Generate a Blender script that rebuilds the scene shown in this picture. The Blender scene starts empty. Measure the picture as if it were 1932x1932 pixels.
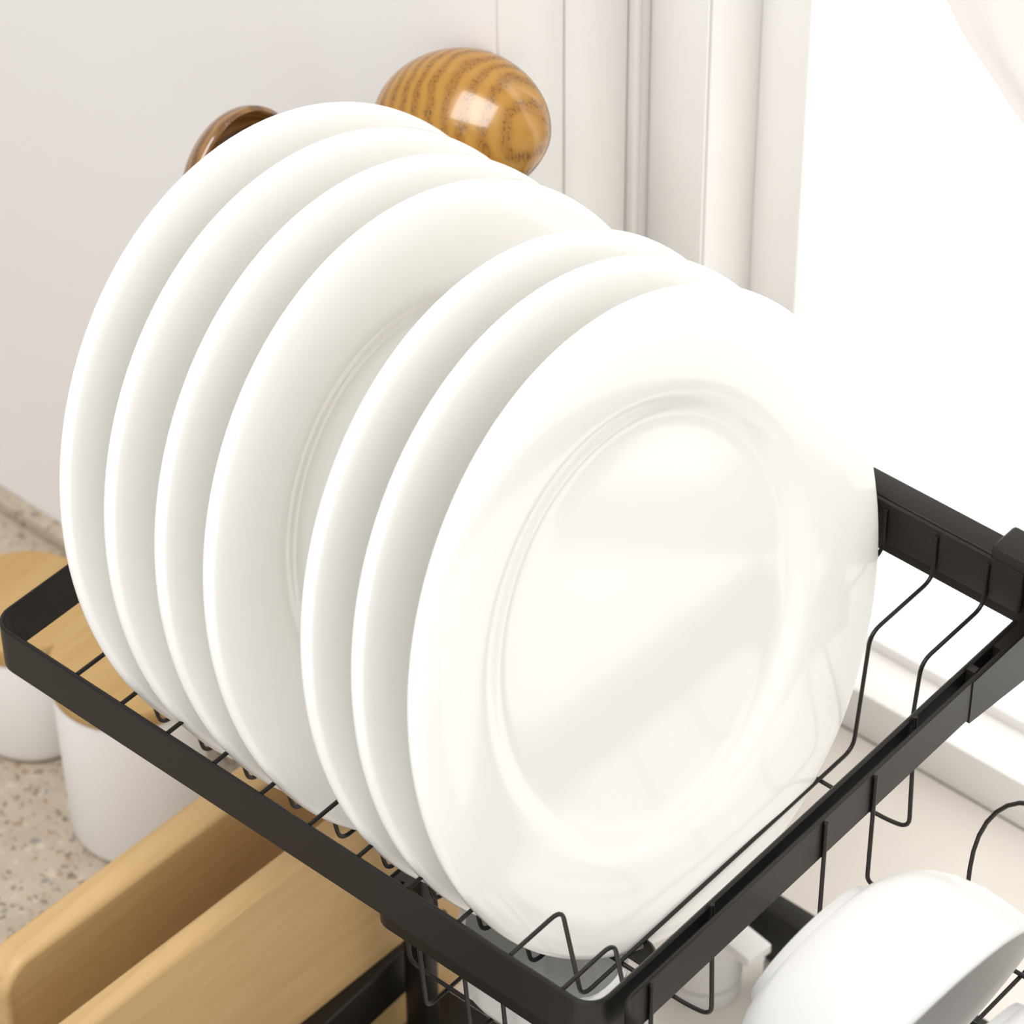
import bpy, bmesh, math, random
from mathutils import Vector, Matrix

# ------------------------------------------------------------------ scene units
U = 0.025                      # one rack-wire spacing in metres
Z0 = 0.9                       # worktop height in metres
def V(x, y, z):                # rack coordinates -> metres (worktop is z = -13)
    return Vector((x * U, y * U, (z + 13.0) * U + Z0))
sc = bpy.context.scene
COL = sc.collection
random.seed(4)

# ------------------------------------------------------------------ camera
PIT, YAW, ROLL = 0.7356, 2.2853, -0.009
fw = Vector((math.cos(PIT) * math.cos(YAW), math.cos(PIT) * math.sin(YAW), -math.sin(PIT)))
r_ = fw.cross(Vector((0, 0, 1))).normalized(); u_ = r_.cross(fw)
rr = math.cos(ROLL) * r_ + math.sin(ROLL) * u_
uu = -math.sin(ROLL) * r_ + math.cos(ROLL) * u_
cam = bpy.data.cameras.new('camera'); camo = bpy.data.objects.new('camera', cam); COL.objects.link(camo)
mw = Matrix((rr, uu, -fw)).transposed().to_4x4()
mw.translation = V(32.2014, -26.6178, 40.6392)
camo.matrix_world = mw
cam.sensor_width = 36; cam.lens = 36 * 6921.0 / 1932.0
cam.clip_start = 0.05; cam.clip_end = 50
cam.dof.use_dof = True; cam.dof.focus_distance = 56.5 * U; cam.dof.aperture_fstop = 16
sc.camera = camo

# ------------------------------------------------------------------ world, lights, exposure
w = bpy.data.worlds.new('world'); sc.world = w; w.use_nodes = True
bg = w.node_tree.nodes['Background']; bg.inputs[0].default_value = (1.0, 0.99, 0.975, 1); bg.inputs[1].default_value = 0.56
sc.view_settings.view_transform = 'Standard'; sc.view_settings.look = 'None'
sc.view_settings.exposure = 0.12; sc.view_settings.gamma = 1.0; sc.view_settings.use_curve_mapping = False
def area(name, loc, target, size, power, color):
    l = bpy.data.lights.new(name, 'AREA'); l.shape = 'RECTANGLE'; l.size, l.size_y = size
    l.energy = power; l.color = color
    o = bpy.data.objects.new(name, l); COL.objects.link(o)
    o.location = loc; d = (target - o.location)
    o.rotation_euler = d.to_track_quat('-Z', 'Y').to_euler()
    return o
tgt = V(5, 5, 1)
area('ceiling_softbox', V(12, -40, 84), tgt, (1.4, 1.4), 51, (1, 0.988, 0.975))

# ------------------------------------------------------------------ materials
def mat(name, color, rough=0.5, spec=0.5, metal=0.0, coat=0.0):
    m = bpy.data.materials.new(name); m.use_nodes = True
    b = m.node_tree.nodes['Principled BSDF']
    b.inputs['Base Color'].default_value = (*color, 1); b.inputs['Roughness'].default_value = rough
    b.inputs['Metallic'].default_value = metal; b.inputs['Specular IOR Level'].default_value = spec
    b.inputs['Coat Weight'].default_value = coat
    return m
def nodes(m): return m.node_tree.nodes, m.node_tree.links, m.node_tree.nodes['Principled BSDF']
def coords(m, scale, rot=(0, 0, 0)):
    n, l, b = nodes(m)
    tc = n.new('ShaderNodeTexCoord'); mp = n.new('ShaderNodeMapping')
    mp.inputs['Scale'].default_value = scale; mp.inputs['Rotation'].default_value = rot
    l.new(tc.outputs['Object'], mp.inputs['Vector']); return mp.outputs['Vector']
def ramp(m, fac, stops):
    n, l, b = nodes(m); r = n.new('ShaderNodeValToRGB'); e = r.color_ramp.elements
    e[0].position, e[0].color = stops[0][0], (*stops[0][1], 1); e[1].position, e[1].color = stops[-1][0], (*stops[-1][1], 1)
    for p, c in stops[1:-1]:
        x = e.new(p); x.color = (*c, 1)
    l.new(fac, r.inputs[0]); return r.outputs[0]
def noise(m, vec, scale, detail=4, rough=0.55, dist=0.0):
    n, l, b = nodes(m); t = n.new('ShaderNodeTexNoise')
    t.inputs['Scale'].default_value = scale; t.inputs['Detail'].default_value = detail
    t.inputs['Roughness'].default_value = rough; t.inputs['Distortion'].default_value = dist
    l.new(vec, t.inputs['Vector']); return t.outputs['Fac']
def mix(m, a, bb, fac, mode='MIX'):
    n, l, b = nodes(m); x = n.new('ShaderNodeMix'); x.data_type = 'RGBA'; x.blend_type = mode
    if isinstance(fac, float): x.inputs['Factor'].default_value = fac
    else: l.new(fac, x.inputs['Factor'])
    l.new(a, x.inputs['A']); l.new(bb, x.inputs['B']); return x.outputs['Result']
def bump(m, fac, strength, dist=0.001):
    n, l, b = nodes(m); k = n.new('ShaderNodeBump'); k.inputs['Strength'].default_value = strength
    k.inputs['Distance'].default_value = dist; l.new(fac, k.inputs['Height']); l.new(k.outputs[0], b.inputs['Normal'])

M = {}
M['ceramic'] = mat('white_glazed_ceramic', (0.875, 0.86, 0.825), 0.12)
M['ceramic_satin'] = mat('white_satin_ceramic', (0.645, 0.64, 0.63), 0.32)
M['enamel'] = mat('white_matt_enamel', (0.78, 0.765, 0.75), 0.5, 0.35)
M['plastic'] = mat('white_plastic', (0.80, 0.79, 0.775), 0.35)
m = M['black'] = mat('black_powder_coat', (0.0115, 0.0095, 0.008), 0.42, 0.3)
bump(m, noise(m, coords(m, (1, 1, 1)), 2500, 2), 0.06, 0.0003)
M['grey_foot'] = mat('grey_rubber', (0.42, 0.40, 0.38), 0.7)
def plain(name, c1, c2, rough, sc_=9):
    m = mat(name, c1, rough, 0.35); n, l, b = nodes(m); v = coords(m, (1, 1, 1))
    f = noise(m, v, sc_, 5); l.new(ramp(m, f, [(0.3, c1), (0.7, c2)]), b.inputs['Base Color'])
    bump(m, noise(m, v, 160, 3), 0.05, 0.0006); return m
M['wall'] = plain('painted_plaster', (0.825, 0.80, 0.79), (0.84, 0.818, 0.81), 0.75, 7)
M['gloss_paint'] = plain('white_gloss_paint', (0.81, 0.79, 0.765), (0.825, 0.805, 0.785), 0.28, 14)
M['frame'] = plain('white_window_frame_paint', (0.90, 0.885, 0.86), (0.91, 0.895, 0.875), 0.3, 14)
M['lower_wall'] = plain('white_painted_wall', (0.87, 0.855, 0.82), (0.88, 0.865, 0.835), 0.6, 8)
M['sill'] = plain('white_sill_paint', (0.91, 0.885, 0.86), (0.92, 0.90, 0.875), 0.4, 8)
M['cream'] = plain('cream_sink_composite', (0.79, 0.74, 0.67), (0.81, 0.765, 0.70), 0.4, 12)
# frosted window daylight
m = M['pane'] = mat('frosted_window_glass', (0.9, 0.89, 0.87), 0.3)
_, _, b = nodes(m); b.inputs['Emission Color'].default_value = (1, 0.985, 0.95, 1); b.inputs['Emission Strength'].default_value = 0.9
# sheer curtain
m = M['sheer'] = mat('white_sheer_fabric', (0.86, 0.835, 0.825), 0.8, 0.2)
n, l, b = nodes(m); tl = n.new('ShaderNodeBsdfTranslucent'); tl.inputs[0].default_value = (0.93, 0.91, 0.90, 1)
mx = n.new('ShaderNodeMixShader'); mx.inputs[0].default_value = 0.42; l.new(b.outputs[0], mx.inputs[1]); l.new(tl.outputs[0], mx.inputs[2])
l.new(mx.outputs[0], n['Material Output'].inputs['Surface'])
# speckled stone
m = M['stone'] = mat('speckled_beige_stone', (0.6, 0.5, 0.4), 0.45, 0.4)
n, l, b = nodes(m); v = coords(m, (1, 1, 1))
base = ramp(m, noise(m, v, 60, 6, 0.65), [(0.3, (0.395, 0.33, 0.25)), (0.5, (0.445, 0.378, 0.295)), (0.72, (0.49, 0.422, 0.338))])
def spots(m, v, scale, thr, soft, seed):
    n, l, b = nodes(m)
    mp = n.new('ShaderNodeMapping'); mp.inputs['Location'].default_value = (seed, seed * 1.7, seed * .3); l.new(v, mp.inputs['Vector'])
    nz = n.new('ShaderNodeTexNoise'); nz.inputs['Scale'].default_value = scale * 1.6; nz.inputs['Detail'].default_value = 2
    l.new(mp.outputs[0], nz.inputs['Vector'])
    ad = n.new('ShaderNodeMix'); ad.data_type = 'RGBA'; ad.blend_type = 'LINEAR_LIGHT'; ad.inputs['Factor'].default_value = 0.004
    l.new(mp.outputs[0], ad.inputs['A']); l.new(nz.outputs['Color'], ad.inputs['B'])
    vo = n.new('ShaderNodeTexVoronoi'); vo.inputs['Scale'].default_value = scale; vo.inputs['Randomness'].default_value = 1
    l.new(ad.outputs['Result'], vo.inputs['Vector'])
    rnd = n.new('ShaderNodeMath'); rnd.operation = 'MULTIPLY'; rnd.inputs[1].default_value = thr
    sep = n.new('ShaderNodeSeparateColor'); l.new(vo.outputs['Color'], sep.inputs[0]); l.new(sep.outputs[0], rnd.inputs[0])
    sb = n.new('ShaderNodeMath'); sb.operation = 'SUBTRACT'; l.new(rnd.outputs[0], sb.inputs[0]); l.new(vo.outputs['Distance'], sb.inputs[1])
    mr = n.new('ShaderNodeMapRange'); mr.inputs['From Min'].default_value = 0.0; mr.inputs['From Max'].default_value = soft
    l.new(sb.outputs[0], mr.inputs['Value']); return mr.outputs[0]
def rgb(m, c):
    n = m.node_tree.nodes.new('ShaderNodeRGB'); n.outputs[0].default_value = (*c, 1); return n.outputs[0]
def scaled(m, fac, k):
    n, l, b = nodes(m); x = n.new('ShaderNodeMath'); x.operation = 'MULTIPLY'; x.inputs[1].default_value = k; l.new(fac, x.inputs[0]); return x.outputs[0]
c = mix(m, base, rgb(m, (0.72, 0.64, 0.53)), scaled(m, spots(m, v, 120, 0.40, 0.1, 3.1), 0.35))
c = mix(m, c, rgb(m, (0.27, 0.17, 0.085)), scaled(m, spots(m, v, 170, 0.46, 0.14, 1.3), 0.7))
c = mix(m, c, rgb(m, (0.17, 0.13, 0.10)), scaled(m, spots(m, v, 210, 0.46, 0.12, 7.7), 0.85))
c = mix(m, c, rgb(m, (0.22, 0.20, 0.19)), scaled(m, spots(m, v, 135, 0.36, 0.12, 5.2), 0.8))
l.new(c, b.inputs['Base Color'])
# beech boards: grain along local Y
def wood(name, stops, vscale, fleck, fleck_col, rough, coat=0.0):
    m = mat(name, stops[0][1], rough, 0.4, 0, coat); n, l, b = nodes(m)
    v = coords(m, vscale); f = noise(m, v, 1.0, 6, 0.6, 0.6)
    c = ramp(m, f, stops)
    v2 = coords(m, fleck); g = noise(m, v2, 1.0, 2, 0.5)
    gr = ramp(m, g, [(0.60, (0, 0, 0)), (0.72, (1, 1, 1))])
    c = mix(m, c, rgb(m, fleck_col), scaled(m, gr, 0.55))
    l.new(c, b.inputs['Base Color']); bump(m, g, 0.04, 0.0005)
    return m
M['beech'] = wood('beech_wood', [(0.25, (0.50, 0.318, 0.132)), (0.5, (0.565, 0.372, 0.168)), (0.75, (0.61, 0.415, 0.20))], (150, 6, 150), (700, 90, 700), (0.55, 0.32, 0.12), 0.5)
M['bamboo'] = wood('bamboo_wood', [(0.25, (0.42, 0.255, 0.085)), (0.5, (0.485, 0.31, 0.12)), (0.75, (0.53, 0.355, 0.155))], (150, 8, 150), (300, 30, 300), (0.52, 0.31, 0.10), 0.5)
# lacquered oak of the spoons
def lacquer(name, dark, mid, light):
    m = mat(name, mid, 0.22, 0.5, 0, 0.6); n, l, b = nodes(m); b.inputs['Coat Roughness'].default_value = 0.07
    v = coords(m, (1, 1, 1), (0.15, 0.5, 0.25))
    wv = n.new('ShaderNodeTexWave'); wv.wave_type = 'BANDS'; wv.bands_direction = 'X'
    wv.inputs['Scale'].default_value = 52; wv.inputs['Distortion'].default_value = 4.6; wv.inputs['Detail'].default_value = 2.0
    wv.inputs['Detail Scale'].default_value = 0.9
    l.new(v, wv.inputs['Vector'])
    c = ramp(m, wv.outputs['Fac'], [(0.0, light), (0.55, mid), (1.0, (mid[0] * .86, mid[1] * .80, mid[2] * .7))])
    g = noise(m, coords(m, (900, 900, 260), (0.15, 0.5, 0.25)), 1.0, 3, 0.6)
    gm = n.new('ShaderNodeMath'); gm.operation = 'MULTIPLY'; l.new(ramp(m, g, [(0.50, (0, 0, 0)), (0.62, (1, 1, 1))]), gm.inputs[0])
    l.new(ramp(m, wv.outputs['Fac'], [(0.3, (0.05, 0.05, 0.05)), (0.85, (1, 1, 1))]), gm.inputs[1])
    c = mix(m, c, rgb(m, dark), scaled(m, gm.outputs[0], 0.75))
    l.new(c, b.inputs['Base Color']); return m
M['oak'] = lacquer('lacquered_oak', (0.12, 0.05, 0.010), (0.345, 0.165, 0.020), (0.40, 0.20, 0.028))
M['dark_oak'] = lacquer('lacquered_dark_oak', (0.07, 0.03, 0.01), (0.20, 0.092, 0.024), (0.30, 0.15, 0.04))

# ------------------------------------------------------------------ builders
def thing(name, base, label, cat, group=None):
    o = bpy.data.objects.new(name, None); o.empty_display_size = 0.02; COL.objects.link(o)
    o.location = base; o['label'] = label; o['category'] = cat
    if group: o['group'] = group
    return o
def world_loc(o):
    p = Vector(o.location)
    while o.parent: o = o.parent; p = p + Vector(o.location)
    return p
def link(name, verts, faces, material, parent=None, origin=None, smooth=35, label=None):
    """verts in metres, world space; one mesh object, origin at its parent's base or its own."""
    if origin is None:
        xs = [v[0] for v in verts]; ys = [v[1] for v in verts]; zs = [v[2] for v in verts]
        origin = Vector(((min(xs) + max(xs)) / 2, (min(ys) + max(ys)) / 2, min(zs)))
    me = bpy.data.meshes.new(name)
    me.from_pydata([tuple(Vector(v) - origin) for v in verts], [], faces)
    bm = bmesh.new(); bm.from_mesh(me); bmesh.ops.recalc_face_normals(bm, faces=bm.faces); bm.to_mesh(me); bm.free()
    me.materials.append(material)
    me.shade_smooth()
    if smooth: me.set_sharp_from_angle(angle=math.radians(smooth))
    o = bpy.data.objects.new(name, me); COL.objects.link(o)
    if parent: o.parent = parent; o.location = origin - world_loc(parent)
    else: o.location = origin
    if label: o['label'] = label
    return o
def structure(o): o['kind'] = 'structure'; return o
def box_data(x0, x1, y0, y1, z0, z1, bev=0.0, seg=3, rotz=0.0):
    bm = bmesh.new(); bmesh.ops.create_cube(bm, size=1)
    for v in bm.verts: v.co = Vector((v.co.x * (x1 - x0), v.co.y * (y1 - y0), v.co.z * (z1 - z0)))
    if bev: bmesh.ops.bevel(bm, geom=list(bm.edges), offset=bev, segments=seg, profile=0.5, affect='EDGES')
    c = Vector(((x0 + x1) / 2, (y0 + y1) / 2, (z0 + z1) / 2)); R = Matrix.Rotation(rotz, 3, 'Z')
    bm.verts.index_update()
    vs = [V(*(R @ v.co + c)) for v in bm.verts]; fs = [[v.index for v in f.verts] for f in bm.faces]; bm.free()
    return vs, fs
def box(name, x0, x1, y0, y1, z0, z1, material, parent=None, bev=0.0, seg=3, rotz=0.0, label=None, smooth=35):
    vs, fs = box_data(x0, x1, y0, y1, z0, z1, bev, seg, rotz)
    return link(name, vs, fs, material, parent, label=label, smooth=smooth)
def fillet(pts, rad, n=5):
    pts = [Vector(p) for p in pts]; out = [pts[0]]
    for a, b, c in zip(pts, pts[1:], pts[2:]):
        d1 = (a - b); d2 = (c - b); L = min(rad, d1.length * .48, d2.length * .48)
        ang = d1.angle(d2)
        if ang > math.pi - 0.05: out.append(b); continue
        p0 = b + d1.normalized() * L; p1 = b + d2.normalized() * L
        for i in range(n + 1):
            t = i / n; out.append((1 - t) ** 2 * p0 + 2 * t * (1 - t) * b + t * t * p1)
    out.append(pts[-1]); return out
def tube_data(pts, radii, sides=8):
    pts = [Vector(p) for p in pts]
    if isinstance(radii, (int, float)): radii = [radii] * len(pts)
    vs, fs = [], []; nrm = None
    for i, p in enumerate(pts):
        t = (pts[min(i + 1, len(pts) - 1)] - pts[max(i - 1, 0)]).normalized()
        if nrm is None: nrm = t.orthogonal().normalized()
        else: nrm = (nrm - t * nrm.dot(t)).normalized()
        bn = t.cross(nrm)
        for k in range(sides):
            a = 2 * math.pi * k / sides
            vs.append(V(*(p + radii[i] * (math.cos(a) * nrm + math.sin(a) * bn))))
    for i in range(len(pts) - 1):
        for k in range(sides):
            k2 = (k + 1) % sides
            fs.append([i * sides + k, i * sides + k2, (i + 1) * sides + k2, (i + 1) * sides + k])
    fs.append(list(range(sides))); fs.append([(len(pts) - 1) * sides + k for k in range(sides)])
    return vs, fs
def tube(name, pts, rad, material, parent=None, fil=0.0, sides=8, label=None):
    if fil: pts = fillet(pts, fil)
    vs, fs = tube_data(pts, rad, sides); return link(name, vs, fs, material, parent, label=label, smooth=50)
def frame_from(axis, hint=(0, 1, 0)):
    a = Vector(axis).normalized(); e1 = (Vector(hint) - a * a.dot(Vector(hint))).normalized(); e2 = a.cross(e1)
    return a, e1, e2
def lathe_data(profile, centre, axis=(0, 0, 1), n=64, hint=(0, 1, 0)):
    """profile: list of (radius, offset along axis) in rack units."""
    a, e1, e2 = frame_from(axis, hint); c = Vector(centre); vs, fs, rings = [], [], []
    for r, d in profile:
        if r < 1e-6: rings.append([len(vs)]); vs.append(V(*(c + a * d)))
        else:
            ring = []
            for k in range(n):
                t = 2 * math.pi * k / n; ring.append(len(vs))
                vs.append(V(*(c + a * d + r * (math.cos(t) * e1 + math.sin(t) * e2))))
            rings.append(ring)
    for A, B in zip(rings, rings[1:]):
        for k in range(n):
            k2 = (k + 1) % n
            if len(A) == 1 and len(B) == 1: break
            if len(A) == 1: fs.append([A[0], B[k], B[k2]])
            elif len(B) == 1: fs.append([A[k], A[k2], B[0]])
            else: fs.append([A[k], A[k2], B[k2], B[k]])
    return vs, fs
def lathe(name, profile, centre, material, parent=None, axis=(0, 0, 1), n=64, hint=(0, 1, 0), label=None, smooth=40, origin=None):
    vs, fs = lathe_data(profile, centre, axis, n, hint); return link(name, vs, fs, material, parent, label=label, smooth=smooth, origin=origin)
def round_rect(x0, x1, y0, y1, rad, n=7, corners=(1, 1, 1, 1)):
    """closed loop, counter-clockwise from the front-left corner"""
    out = []
    for (cx, cy, a0, on) in ((x0, y0, 180, corners[0]), (x1, y0, 270, corners[1]), (x1, y1, 0, corners[2]), (x0, y1, 90, corners[3])):
        if not on: out.append(Vector((cx, cy))); continue
        ox = cx + (rad if cx == x0 else -rad); oy = cy + (rad if cy == y0 else -rad)
        for i in range(n + 1):
            a = math.radians(a0 + 90 * i / n); out.append(Vector((ox + rad * math.cos(a), oy + rad * math.sin(a))))
    return out
def band_data(path, th, z0, z1, closed=True, rnd=0.03):
    """a flat metal strip standing on edge, following a plan path, thickness th inwards"""
    n = len(path); vs, fs = [], []
    sec = [(0, z0 + rnd), (rnd, z0), (th - rnd, z0), (th, z0 + rnd), (th, z1 - rnd), (th - rnd, z1), (rnd, z1), (0, z1 - rnd)]
    m_ = len(sec)
    for i, p in enumerate(path):
        a = path[i - 1] if (closed or i > 0) else p; b_ = path[(i + 1) % n] if (closed or i < n - 1) else p
        d1 = (p - a).normalized() if (p - a).length > 1e-9 else None; d2 = (b_ - p).normalized() if (b_ - p).length > 1e-9 else None
        d1 = d1 or d2; d2 = d2 or d1
        n1 = Vector((-d1.y, d1.x)); n2 = Vector((-d2.y, d2.x)); nn = (n1 + n2).normalized(); k = 1 / max(0.5, nn.dot(n1))
        for o_, z in sec: q = p + nn * o_ * k; vs.append(V(q.x, q.y, z))
    for i in range(n if closed else n - 1):
        j = (i + 1) % n
        for s in range(m_):
            s2 = (s + 1) % m_; fs.append([i * m_ + s, i * m_ + s2, j * m_ + s2, j * m_ + s])
    if not closed: fs.append(list(range(m_))); fs.append([(n - 1) * m_ + s for s in range(m_)])
    return vs, fs
def band(name, path, th, z0, z1, material, parent, closed=True, rnd=0.03, label=None):
    vs, fs = band_data(path, th, z0, z1, closed, rnd); return link(name, vs, fs, material, parent, label=label, smooth=40)
def join(*datas):
    vs, fs = [], []
    for v, f in datas:
        k = len(vs); vs += v; fs += [[i + k for i in q] for q in f]
    return vs, fs

# ------------------------------------------------------------------ the setting
WY = 11.3
structure(box('wall_left', -70, -1.0, WY, 19.4, -13, 34, M['wall']))
structure(box('wall_back', -1.0, 42, 18.5, 19.4, -13, 34, M['lower_wall']))
# moulded casing on the return of the wall beside the window
tr = structure(box('trim_1', -1.02, -0.94, WY + 0.1, 13.03, -13, 34, M['gloss_paint'], bev=0.025, seg=2))
structure(box('trim_2', -1.02, -0.95, 13.11, 14.80, -13, 34, M['gloss_paint'], bev=0.025, seg=2))
structure(box('trim_3', -1.02, -0.80, 14.84, 15.02, -13, 34, M['gloss_paint'], bev=0.05, seg=3))
structure(box('trim_4', -1.02, -0.86, 15.06, 15.34, -13, 34, M['gloss_paint'], bev=0.04, seg=3))
# window: outer frame, casement stile, frosted pane and bottom rail
wn = structure(box('window_1', -1.0, 0.396, 15.46, 16.9, -11.2, 34, M['frame'], bev=0.03, seg=2))
box('frame_face', -1.0, 0.375, 15.35, 15.42, -11.2, 34, M['frame'], wn, bev=0.02, seg=2)
box('casement_stile', 0.30, 1.44, 16.9, 18.42, -11.2, 34, M['frame'], wn, bev=0.04, seg=2)
box('casement_rail', 1.45, 42, 18.2, 18.45, -11.2, -10.9, M['frame'], wn, bev=0.04, seg=2)
box('pane', 1.42, 42, 18.35, 18.45, -11.0, 34, M['pane'], wn)
# sill ledge
structure(box('trim_5', -1.0, 42, 17.06, 18.5, -12.4, -11.2, M['sill'], bev=0.05, seg=2))
# stone worktop, its low upstand, and the raised cream sink top
wt = thing('worktop', V(-10, 2, -14.6), 'beige speckled stone worktop under the canisters at the left', 'worktop')
box('slab', -70, 42, -13, 18.4, -14.6, -13.0, M['stone'], wt, bev=0.08, seg=2)
box('upstand', -70, -1.05, 10.93, WY - 0.005, -13.0, -12.62, M['stone'], wt, bev=0.05, seg=2, label='low stone upstand against the wall')
box('sink_top', 1.55, 42, -13, 17.05, -13.0, -12.4, M['cream'])
st = bpy.data.objects['sink_top']; st['label'] = 'smooth cream sink top under the rack at the right'; st['category'] = 'sink'

# curtain edge, upper right
def curtain():
    vs, fs = [], []; nu, nv = 40, 30
    edge = [(16, 1.8), (9, 2.6), (5.5, 3.98), (4.97, 4.36), (4.5, 4.9), (3.69, 5.76), (2.9, 6.9), (2.2, 8.2)]
    def ex(z):
        for (za, xa), (zb, xb) in zip(edge, edge[1:]):
            if zb <= z <= za: return xa + (xb - xa) * (z - za) / (zb - za)
        return edge[-1][1]
    for th in (0, 0.05):
        for i in range(nv + 1):
            z = 16 + (2.2 - 16) * (i / nv) ** 0.6
            for j in range(nu + 1):
                t = j / nu; x = ex(z) + (13.5 - ex(z)) * t
                y = 17.2 + 0.12 * math.sin(t * 34 + 0.25 * z) * min(1, t * 5) + th
                vs.append(V(x, y, z - 1.4 * t * (i / nv)))
    row = nu + 1; half = row * (nv + 1)
    for s in (0, half):
        for i in range(nv):
            for j in range(nu):
                a = s + i * row + j; fs.append([a, a + 1, a + row + 1, a + row])
    for i in range(nv):
        a = i * row; fs.append([a, a + row, a + row + half, a + half]); a += nu; fs.append([a, a + row, a + row + half, a + half])
    for j in range(nu):
        fs.append([j, j + 1, j + 1 + half, j + half]); a = nv * row + j; fs.append([a, a + 1, a + 1 + half, a + half])
    o = link('curtain', vs, fs, M['sheer'], smooth=60)
    o['label'] = 'white curtain drawn aside at the top right of the window'; o['category'] = 'curtain'
curtain()

# ------------------------------------------------------------------ dish rack frame
rack = thing('dish_rack', V(4.5, 10.87, -12.4), 'black over-sink dish rack frame with rear rail and low foot bars', 'rack')
box('rear_rail', -2.3, 30, 10.63, 11.14, -0.18, 1.0, M['black'], rack, bev=0.05, seg=3)
cap = box('corner_bracket', 9.98, 11.9, 10.56, 11.22, 0.9, 1.24, M['black'], rack, bev=0.07, seg=3)
box('foot_bar', 5.6, 30, 10.62, 11.14, -11.65, -10.35, M['black'], rack, bev=0.05, seg=3)
box('foot_bar', 1.47, 1.90, -3.5, 6.6, -11.15, -10.0, M['black'], rack, bev=0.05, seg=3, rotz=0.03)
box('foot', 6.05, 6.75, 10.58, 11.1, -12.4, -11.66, M['grey_foot'], rack, bev=0.04, seg=2, label='grey foot pad')
box('post', 1.98, 2.5, 5.1, 5.5, -12.4, -2.52, M['black'], rack, bev=0.06, seg=3)
box('post', -2.25, -1.98, 10.63, 11.14, -13.0, -0.19, M['black'], rack, bev=0.05, seg=2)
box('post', 22, 22.6, 10.63, 11.14, -10.34, -0.19, M['black'], rack, bev=0.05, seg=2)
box('base_plate', 1.63, 6.0, -11.0, 6.6, -12.4, -12.22, M['black'], rack, bev=0.04, seg=2)  # black plate, enlarged out of view to cut bounce light on the boards

# ------------------------------------------------------------------ plate tray
WR = 0.037
tray = thing('plate_tray', V(4.36, 5.2, -2.5), 'black tray with flat bands and bent wires holding the plates', 'tray')
path = round_rect(-1.95, 10.64, -0.07, 10.60, 0.42, 7, (1, 1, 0, 0))
# open at the back: start at the back-left, run the front, end at the back-right
path_o = [Vector((-1.95, 10.55))] + path[:16] + [Vector((10.64, 10.55))]
band('frame_band', path_o, 0.085, -0.93, 0.0, M['black'], tray, closed=False)
box('back_plate', -1.86, 10.64, 10.54, 10.625, 0.13, 0.985, M['black'], tray, bev=0.03, seg=2)
wire_pts = [(0, 0, -0.03), (0, 1.17, -0.03), (0, 1.65, -2.45), (0, 8.58, -2.45), (0, 8.82, -0.03), (0, 10.5, -0.03), (0, 10.5, 0.88)]
def wire_at(i):
    pts = fillet([Vector((i, y, z)) for _, y, z in wire_pts], 0.26, 6)
    return tube_data(pts, WR, 8)
vs, fs = wire_at(0); w0 = link('wire', vs, fs, M['black'], tray, smooth=50)
for i in range(1, 11):
    o = w0.copy(); COL.objects.link(o); o.parent = tray; o.location = w0.location + Vector((i * U, 0, 0))
for y in (2.62, 7.7):
    tube('cross_wire', [(-2.0, y, -0.1), (-2.02, y, -2.42), (-1.6, y, -2.52), (10.3, y, -2.52), (10.76, y, -2.42), (10.68, y, 0.05)], WR, M['black'], tray, fil=0.3)

# ------------------------------------------------------------------ dinner plates
LEAN, TW, PR = 0.284, 0.014, 5.27
nrm = Vector((math.cos(TW), -math.sin(TW), 0))
pn = (nrm * math.cos(LEAN) + Vector((0, 0, 1)) * math.sin(LEAN)).normalized()
def plate_profile():
    R = PR
    front = [(0, -0.385), (0.50 * R, -0.385), (0.575 * R, -0.375), (0.61 * R, -0.35), (0.633 * R, -0.315), (0.655 * R, -0.262), (0.675 * R, -0.215),
             (0.70 * R, -0.172), (0.73 * R, -0.140), (0.80 * R, -0.085), (0.87 * R, -0.045), (0.92 * R, -0.03), (0.95 * R, -0.036)]
    rim = []
    cx, cd, rad = R - 0.125, -0.165, 0.125
    for k in range(10):
        a = math.radians(82 - 187 * k / 9); rim.append((cx + rad * math.cos(a), cd + rad * math.sin(a)))
    back = [(0.90 * R, -0.31), (0.76 * R, -0.33), (0.70 * R, -0.42), (0.645 * R, -0.53), (0.60 * R, -0.60), (0.575 * R, -0.63), (0.555 * R, -0.63), (0.54 * R, -0.58), (0.50 * R, -0.54), (0, -0.54)]
    return front + rim + back
PX1, PX7 = 1.0479 - 0.48, 8.0061 - 0.48
step = (PX7 - PX1) / 7
PX1 += 0.13; PX7 += 0.21
plate_x = [PX1, PX1 + step, PX1 + 2 * step, PX1 + 3 * step, PX7 - 2 * step, PX7 - step, PX7]
plate_dx = [-0.05, -0.09, -0.02, -0.01, -0.11, -0.11, -0.02]      # they do not stand perfectly evenly
plate_labels = [
    'rearmost white dinner plate, nearest the wooden spoons',
    'second white plate from the wall, just in front of the rearmost plate',
    'third white plate from the wall, behind the plate with a gap before it',
    'white plate with an empty slot before it, part of its inner ring showing',
    'white plate just in front of the empty slot in the row',
    'white plate directly behind the front plate of the row',
    'front white dinner plate of the row, whole face and well in view']
c0 = Vector((PX1, 5.14, 1.975))
p0 = lathe('dinner_plate', plate_profile(), c0, M['ceramic'], axis=pn, n=128, smooth=0, origin=V(*(c0 - Vector((0, 0, 5.02)))))
for i, x in enumerate(plate_x):
    o = p0 if i == 0 else p0.copy()
    if i: COL.objects.link(o)
    o.location = V(x + plate_dx[i], c0.y, c0.z - 5.02 + (0.07 if i == 0 else 0.03))
    o['label'] = plate_labels[i]; o['category'] = 'plate'; o['group'] = 'white dinner plates standing in the tray'

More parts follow.
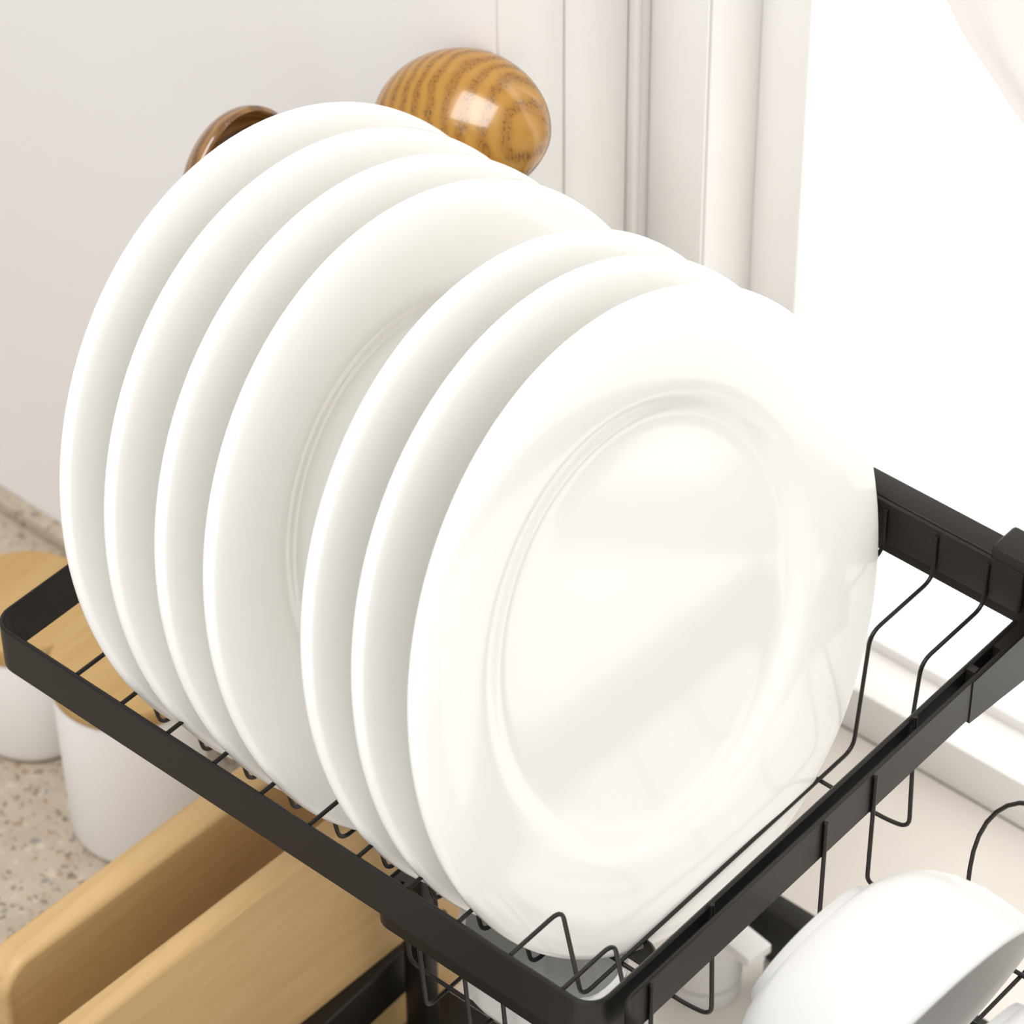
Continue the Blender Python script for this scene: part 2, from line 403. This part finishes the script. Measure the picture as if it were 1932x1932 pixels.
# ------------------------------------------------------------------ second tray, right
t2 = thing('bowl_tray', V(15, 5.2, -2.5), 'black wire tray at the right holding the white bowls', 'tray')
path2 = round_rect(10.80, 24, 0.16, 10.6, 0.42, 7, (1, 1, 0, 0))
band('frame_band', [Vector((10.80, 10.55))] + path2[:16] + [Vector((24, 10.55))], 0.085, -0.86, 0.02, M['black'], t2, closed=False)
box('back_plate', 10.9, 23.9, 10.54, 10.625, 0.13, 0.985, M['black'], t2, bev=0.03, seg=2)
link('end_gusset', [V(x, y, z) for x in (10.80, 10.905) for (y, z) in ((8.95, -0.02), (10.54, -0.02), (10.54, -1.14), (8.95, -0.92))],
     [[0, 1, 2, 3], [4, 5, 6, 7], [0, 1, 5, 4], [1, 2, 6, 5], [2, 3, 7, 6], [3, 0, 4, 7]], M['black'], t2)
box('gap_shade', 10.645, 10.81, 9.85, 10.6, -0.88, -0.03, M['black'], t2)  # black block filling the gap between the bands in place of its shade
box('clip', 10.645, 10.81, 9.1, 9.26, -0.5, 0.03, M['black'], t2, bev=0.02, seg=2)
for y in (0.91, 5.1, 6.36):
    tube('wire', [(10.92, y, -0.06), (10.92, y, -2.42), (11.2, y, -2.46), (23.6, y, -2.46), (23.88, y, -2.42), (23.88, y, -0.06)], WR, M['black'], t2, fil=0.25)
for x in (13.84, 16.6, 19.4):
    tube('cross_wire', [(x, 0.2, -0.06), (x, 0.24, -2.48), (x, 0.6, -2.53), (x, 10.0, -2.53), (x, 10.42, -2.48), (x, 10.42, -0.06)], WR, M['black'], t2, fil=0.25)
arch = [(12.73, 6.36, -2.46), (12.745, 6.36, -0.84)]
for k in range(1, 16):
    a = math.pi - math.pi * k / 16; arch.append((12.75 + 1.15 + 1.15 * math.cos(a), 6.36, -0.84 + 2.1 * math.sin(a)))
arch += [(15.05, 6.36, -0.84), (15.06, 6.36, -2.46)]
tube('divider_loop', arch, WR, M['black'], t2)

# ------------------------------------------------------------------ bowls on their sides
def bowl(centre, axis, label, mirror=False):
    th = 0.16
    pr = [(0, -2.05), (0.95, -2.08), (1.02, -2.17), (1.13, -2.18), (1.19, -2.06), (1.42, -2.0), (1.72, -1.86), (2.00, -1.60), (2.20, -1.28), (2.34, -0.9), (2.42, -0.5), (2.46, -0.15),
          (2.465, -0.05), (2.44, 0.01), (2.40, 0.03), (2.35, 0.0), (2.31, -0.08), (2.26, -0.5), (2.17, -0.9), (2.02, -1.25), (1.8, -1.55), (1.5, -1.76), (1.1, -1.86), (0, -1.88)]
    pr = pr[::-1]
    o = lathe('bowl', pr, centre, M['ceramic_satin'], axis=axis, n=96, smooth=0)
    o['label'] = label; o['category'] = 'bowl'; o['group'] = 'white bowls in the right tray'
    return o
bn = Vector((0.950, -0.065, -0.305)).normalized()
bowl((14.54, 2.38, -0.04), bn, 'large white bowl tipped mouth down beside the black tray band')
bowl((17.5, 2.03, -0.04), bn, 'white bowl in the bottom right corner, almost wholly cut off by the picture edge')

# ------------------------------------------------------------------ cutlery basket and its white liner
bk = thing('cutlery_basket', V(7.2, 2.8, -4.75), 'small black wire basket with a flat rim slung under the front band', 'basket')
band('rim_band', round_rect(5.05, 9.36, 1.18, 3.25, 0.35, 6), 0.08, -3.15, -2.49, M['black'], bk)
for k, x in enumerate((5.98, 6.93, 7.72, 8.6)):
    tube('wire', [(x, 1.25, -2.8), (x + 0.06, 1.35, -4.7), (x + 0.06, 3.08, -4.7), (x, 3.17, -2.8)], WR, M['black'], bk, fil=0.2)
for y in (1.85, 2.55):
    tube('wire', [(5.13, y, -2.8), (5.24, y, -4.62), (9.2, y, -4.62), (9.27, y, -2.8)], WR, M['black'], bk, fil=0.2)
def liner():
    x0, x1, y0, y1 = 6.32, 9.16, 1.45, 2.98
    rings = []
    def ring(ins, z, rad): return [V(p.x, p.y, z) for p in round_rect(x0 + ins, x1 - ins, y0 + ins, y1 - ins, rad, 6)]
    seq = [(0.75, -4.55, .3), (0.4, -4.5, .45), (0.2, -4.36, .55), (0.09, -4.1, .6), (0.0, -2.75, .65), (-0.02, -2.62, .66), (0.02, -2.58, .64), (0.09, -2.62, .6), (0.15, -4.0, .5), (0.3, -4.3, .45), (0.75, -4.42, .3)]
    vs, fs = [], []
    for s in seq: rings.append(len(vs)); vs += ring(*s)
    n = len(vs) // len(seq)
    for a, b_ in zip(rings, rings[1:]):
        for k in range(n): fs.append([a + k, a + (k + 1) % n, b_ + (k + 1) % n, b_ + k])
    fs.append(list(range(rings[0], rings[0] + n))); fs.append(list(range(rings[-1], rings[-1] + n)))
    o = link('cutlery_liner', vs, fs, M['plastic'], smooth=50)
    o['label'] = 'open white plastic container sitting in the wire basket under the plates'; o['category'] = 'container'
liner()

# ------------------------------------------------------------------ tap
tap = thing('tap', V(5.22, 9.92, -12.4), 'white tap with a flat block lever under the black band', 'tap')
tc = (5.22, 9.92)
lathe('base_ring', [(0, 0), (0.66, 0), (0.68, 0.04), (0.68, 0.34), (0.64, 0.38), (0.58, 0.39), (0.58, 0.50), (0, 0.50)], (*tc, -12.4), M['enamel'], tap, n=48)
lathe('body', [(0, 0), (0.64, 0), (0.685, 0.03), (0.69, 0.08), (0.69, 1.45), (0.66, 1.52), (0.4, 1.56), (0, 1.57)], (*tc, -11.92), M['enamel'], tap, n=48)
box('lever', 4.98, 6.68, 9.42, 10.02, -10.36, -10.13, M['plastic'], tap, bev=0.04, seg=3, rotz=-0.14)

# ------------------------------------------------------------------ cutting boards
def board(x0, x1, y0, y1, z1, label, rot):
    # rounded corners in the Y-Z outline, rounded edges in section
    loop = round_rect(y0, y1, -12.98, z1, 0.62, 8)
    sec = []
    h = (x1 - x0) / 2; e = 0.13
    for k in range(5):
        a = math.pi / 2 * k / 4; sec.append((e * (1 - math.sin(a)), -h + e * (1 - math.cos(a))))
    sec = sec + [(s, -d) for s, d in sec[::-1]]
    vs, fs = [], []; cx = (x0 + x1) / 2; cy = (y0 + y1) / 2; R = Matrix.Rotation(rot, 2)
    n = len(loop)
    cen = Vector(((y0 + y1) / 2, (z1 - 12.98) / 2))
    for ins, d in sec:
        lp = round_rect(y0 + ins, y1 - ins, -12.98 + ins, z1 - ins, 0.62 - ins, 8)
        for p in lp:
            q = R @ Vector((d, p.x - cy)); vs.append(V(cx + q.x, cy + q.y, p.y))
    for s in range(len(sec) - 1):
        for k in range(n): fs.append([s * n + k, s * n + (k + 1) % n, (s + 1) * n + (k + 1) % n, (s + 1) * n + k])
    fs.append(list(range(n))); fs.append([(len(sec) - 1) * n + k for k in range(n)])
    o = link('cutting_board', vs, fs, M['beech'], smooth=50)
    o['label'] = label; o['category'] = 'cutting board'; o['group'] = 'wooden cutting boards under the tray'
    return o
board(-1.02, -0.36, -1.92, 6.4, -6.0, 'left wooden cutting board on edge, before the white canister', -0.04)
board(0.98, 1.46, -3.6, 7.1, -6.0, 'right wooden cutting board on edge, beside the black foot bar', -0.04)

# ------------------------------------------------------------------ canisters
def canister(x, y, r, zl, label):
    t = thing('canister', V(x, y, -13), label, 'canister', 'white canisters with wooden lids')
    h = zl + 13
    lathe('body', [(0, 0), (r - 0.32, 0), (r - 0.2, 0.04), (r - 0.1, 0.16), (r - 0.05, 0.34), (r, h - 0.05), (r - 0.03, h), (r - 0.1, h), (r - 0.14, h - 0.05), (r - 0.2, 0.4), (r - 0.5, 0.15), (0, 0.15)],
          (x, y, -13), M['enamel'], t, n=72)
    lathe('lid', [(0, 0), (r - 0.05, 0), (r + 0.03, 0.04), (r + 0.05, 0.1), (r + 0.05, 0.4), (r + 0.02, 0.46), (r - 0.05, 0.48), (0, 0.48)],
          (x, y, zl + 0.005), M['bamboo'], t, n=72, label='wooden lid')
    return t
canister(-6.29, 6.40, 1.44, -9.0, 'tall white canister with wooden lid directly behind the left cutting board')
canister(-9.95, 7.05, 1.44, -10.1, 'short white canister with wooden lid at the left picture edge')

# ------------------------------------------------------------------ wooden spoons in a cup hung beside the tray
cupt = lathe('utensil_cup', [(0, -5.0), (1.6, -5.0), (1.68, -4.92), (1.7, -0.6), (1.66, -0.55), (1.6, -0.6), (1.58, -4.88), (0, -4.9)], (-3.72, 8.4, 0), M['black'], n=40)
cupt['label'] = 'black utensil cup hung beside the plate tray behind the plates'; cupt['category'] = 'utensil cup'
def spoon(c, up, face, half_w, half_l, depth, handle_end, material, label, th=0.13):
    """up: from handle to tip; face: direction the convex back points to"""
    c = Vector(c); up = Vector(up).normalized(); f = Vector(face); f = (f - up * f.dot(up)).normalized(); s = up.cross(f)
    t = thing('wooden_spoon', V(*handle_end), label, 'spoon', 'wooden spoons')
    na, nr = 64, 16; vs, fs = [], []
    def pt(k, rr_, off):
        a = 2 * math.pi * k / na; x, y = math.cos(a), math.sin(a)
        wscale = 1 - 0.17 * max(0, -y) ** 1.5 - 0.04 * max(0, y) ** 2
        return c + s * (half_w - off) * x * rr_ * wscale + up * (half_l - off) * y * rr_ + f * ((depth - off) * math.sqrt(max(0, 1 - rr_ * rr_)))
    rings = []
    for i in range(nr + 1):
        q = math.sin(math.pi / 2 * i / nr); rings.append(len(vs))
        for k in range(na): vs.append(V(*pt(k, q, 0)))
    rings.append(len(vs))
    for k in range(na): vs.append(V(*(pt(k, 1, th * .5) - f * th * .35)))
    for i in range(nr, -1, -1):
        q = math.sin(math.pi / 2 * i / nr); rings.append(len(vs))
        for k in range(na): vs.append(V(*(pt(k, q, th) - f * 0.0)))
    for a, b_ in zip(rings, rings[1:]):
        for k in range(na): fs.append([a + k, a + (k + 1) % na, b_ + (k + 1) % na, b_ + k])
    link('spoon_bowl', vs, fs, material, t, smooth=60)
    base = c - up * half_l * 0.93 + f * depth * 0.1
    e = Vector(handle_end)
    pts = [base + (e - base) * k / 10 for k in range(11)]
    rad = [0.3, 0.25, 0.2, 0.18, 0.18, 0.18, 0.18, 0.19, 0.2, 0.2, 0.17]
    tube('handle', pts, rad, material, t, sides=12)
    return t
back = -fw
big_c = Vector((-1.02, 10.5, 4.26)); big_e = Vector((-4.6, 7.9, -4.7))
spoon(big_c, uu + rr * 0.12 + back * 0.1, back + Vector((0, 0, 1)) * 0.26 - rr * 0.42, 1.60, 1.32, 0.95, big_e, M['oak'], 'golden brown wooden ladle with rounded back showing above the plates')
sm_c = Vector((-4.47, 8.7, 2.25)); sm_e = Vector((-3.9, 8.5, -4.7))
spoon(sm_c, sm_c - sm_e, -(back * 0.72 + rr * 0.68), 1.38, 1.6, 0.85, sm_e, M['dark_oak'], 'dark brown wooden spoon peeking out at the left of the plates')
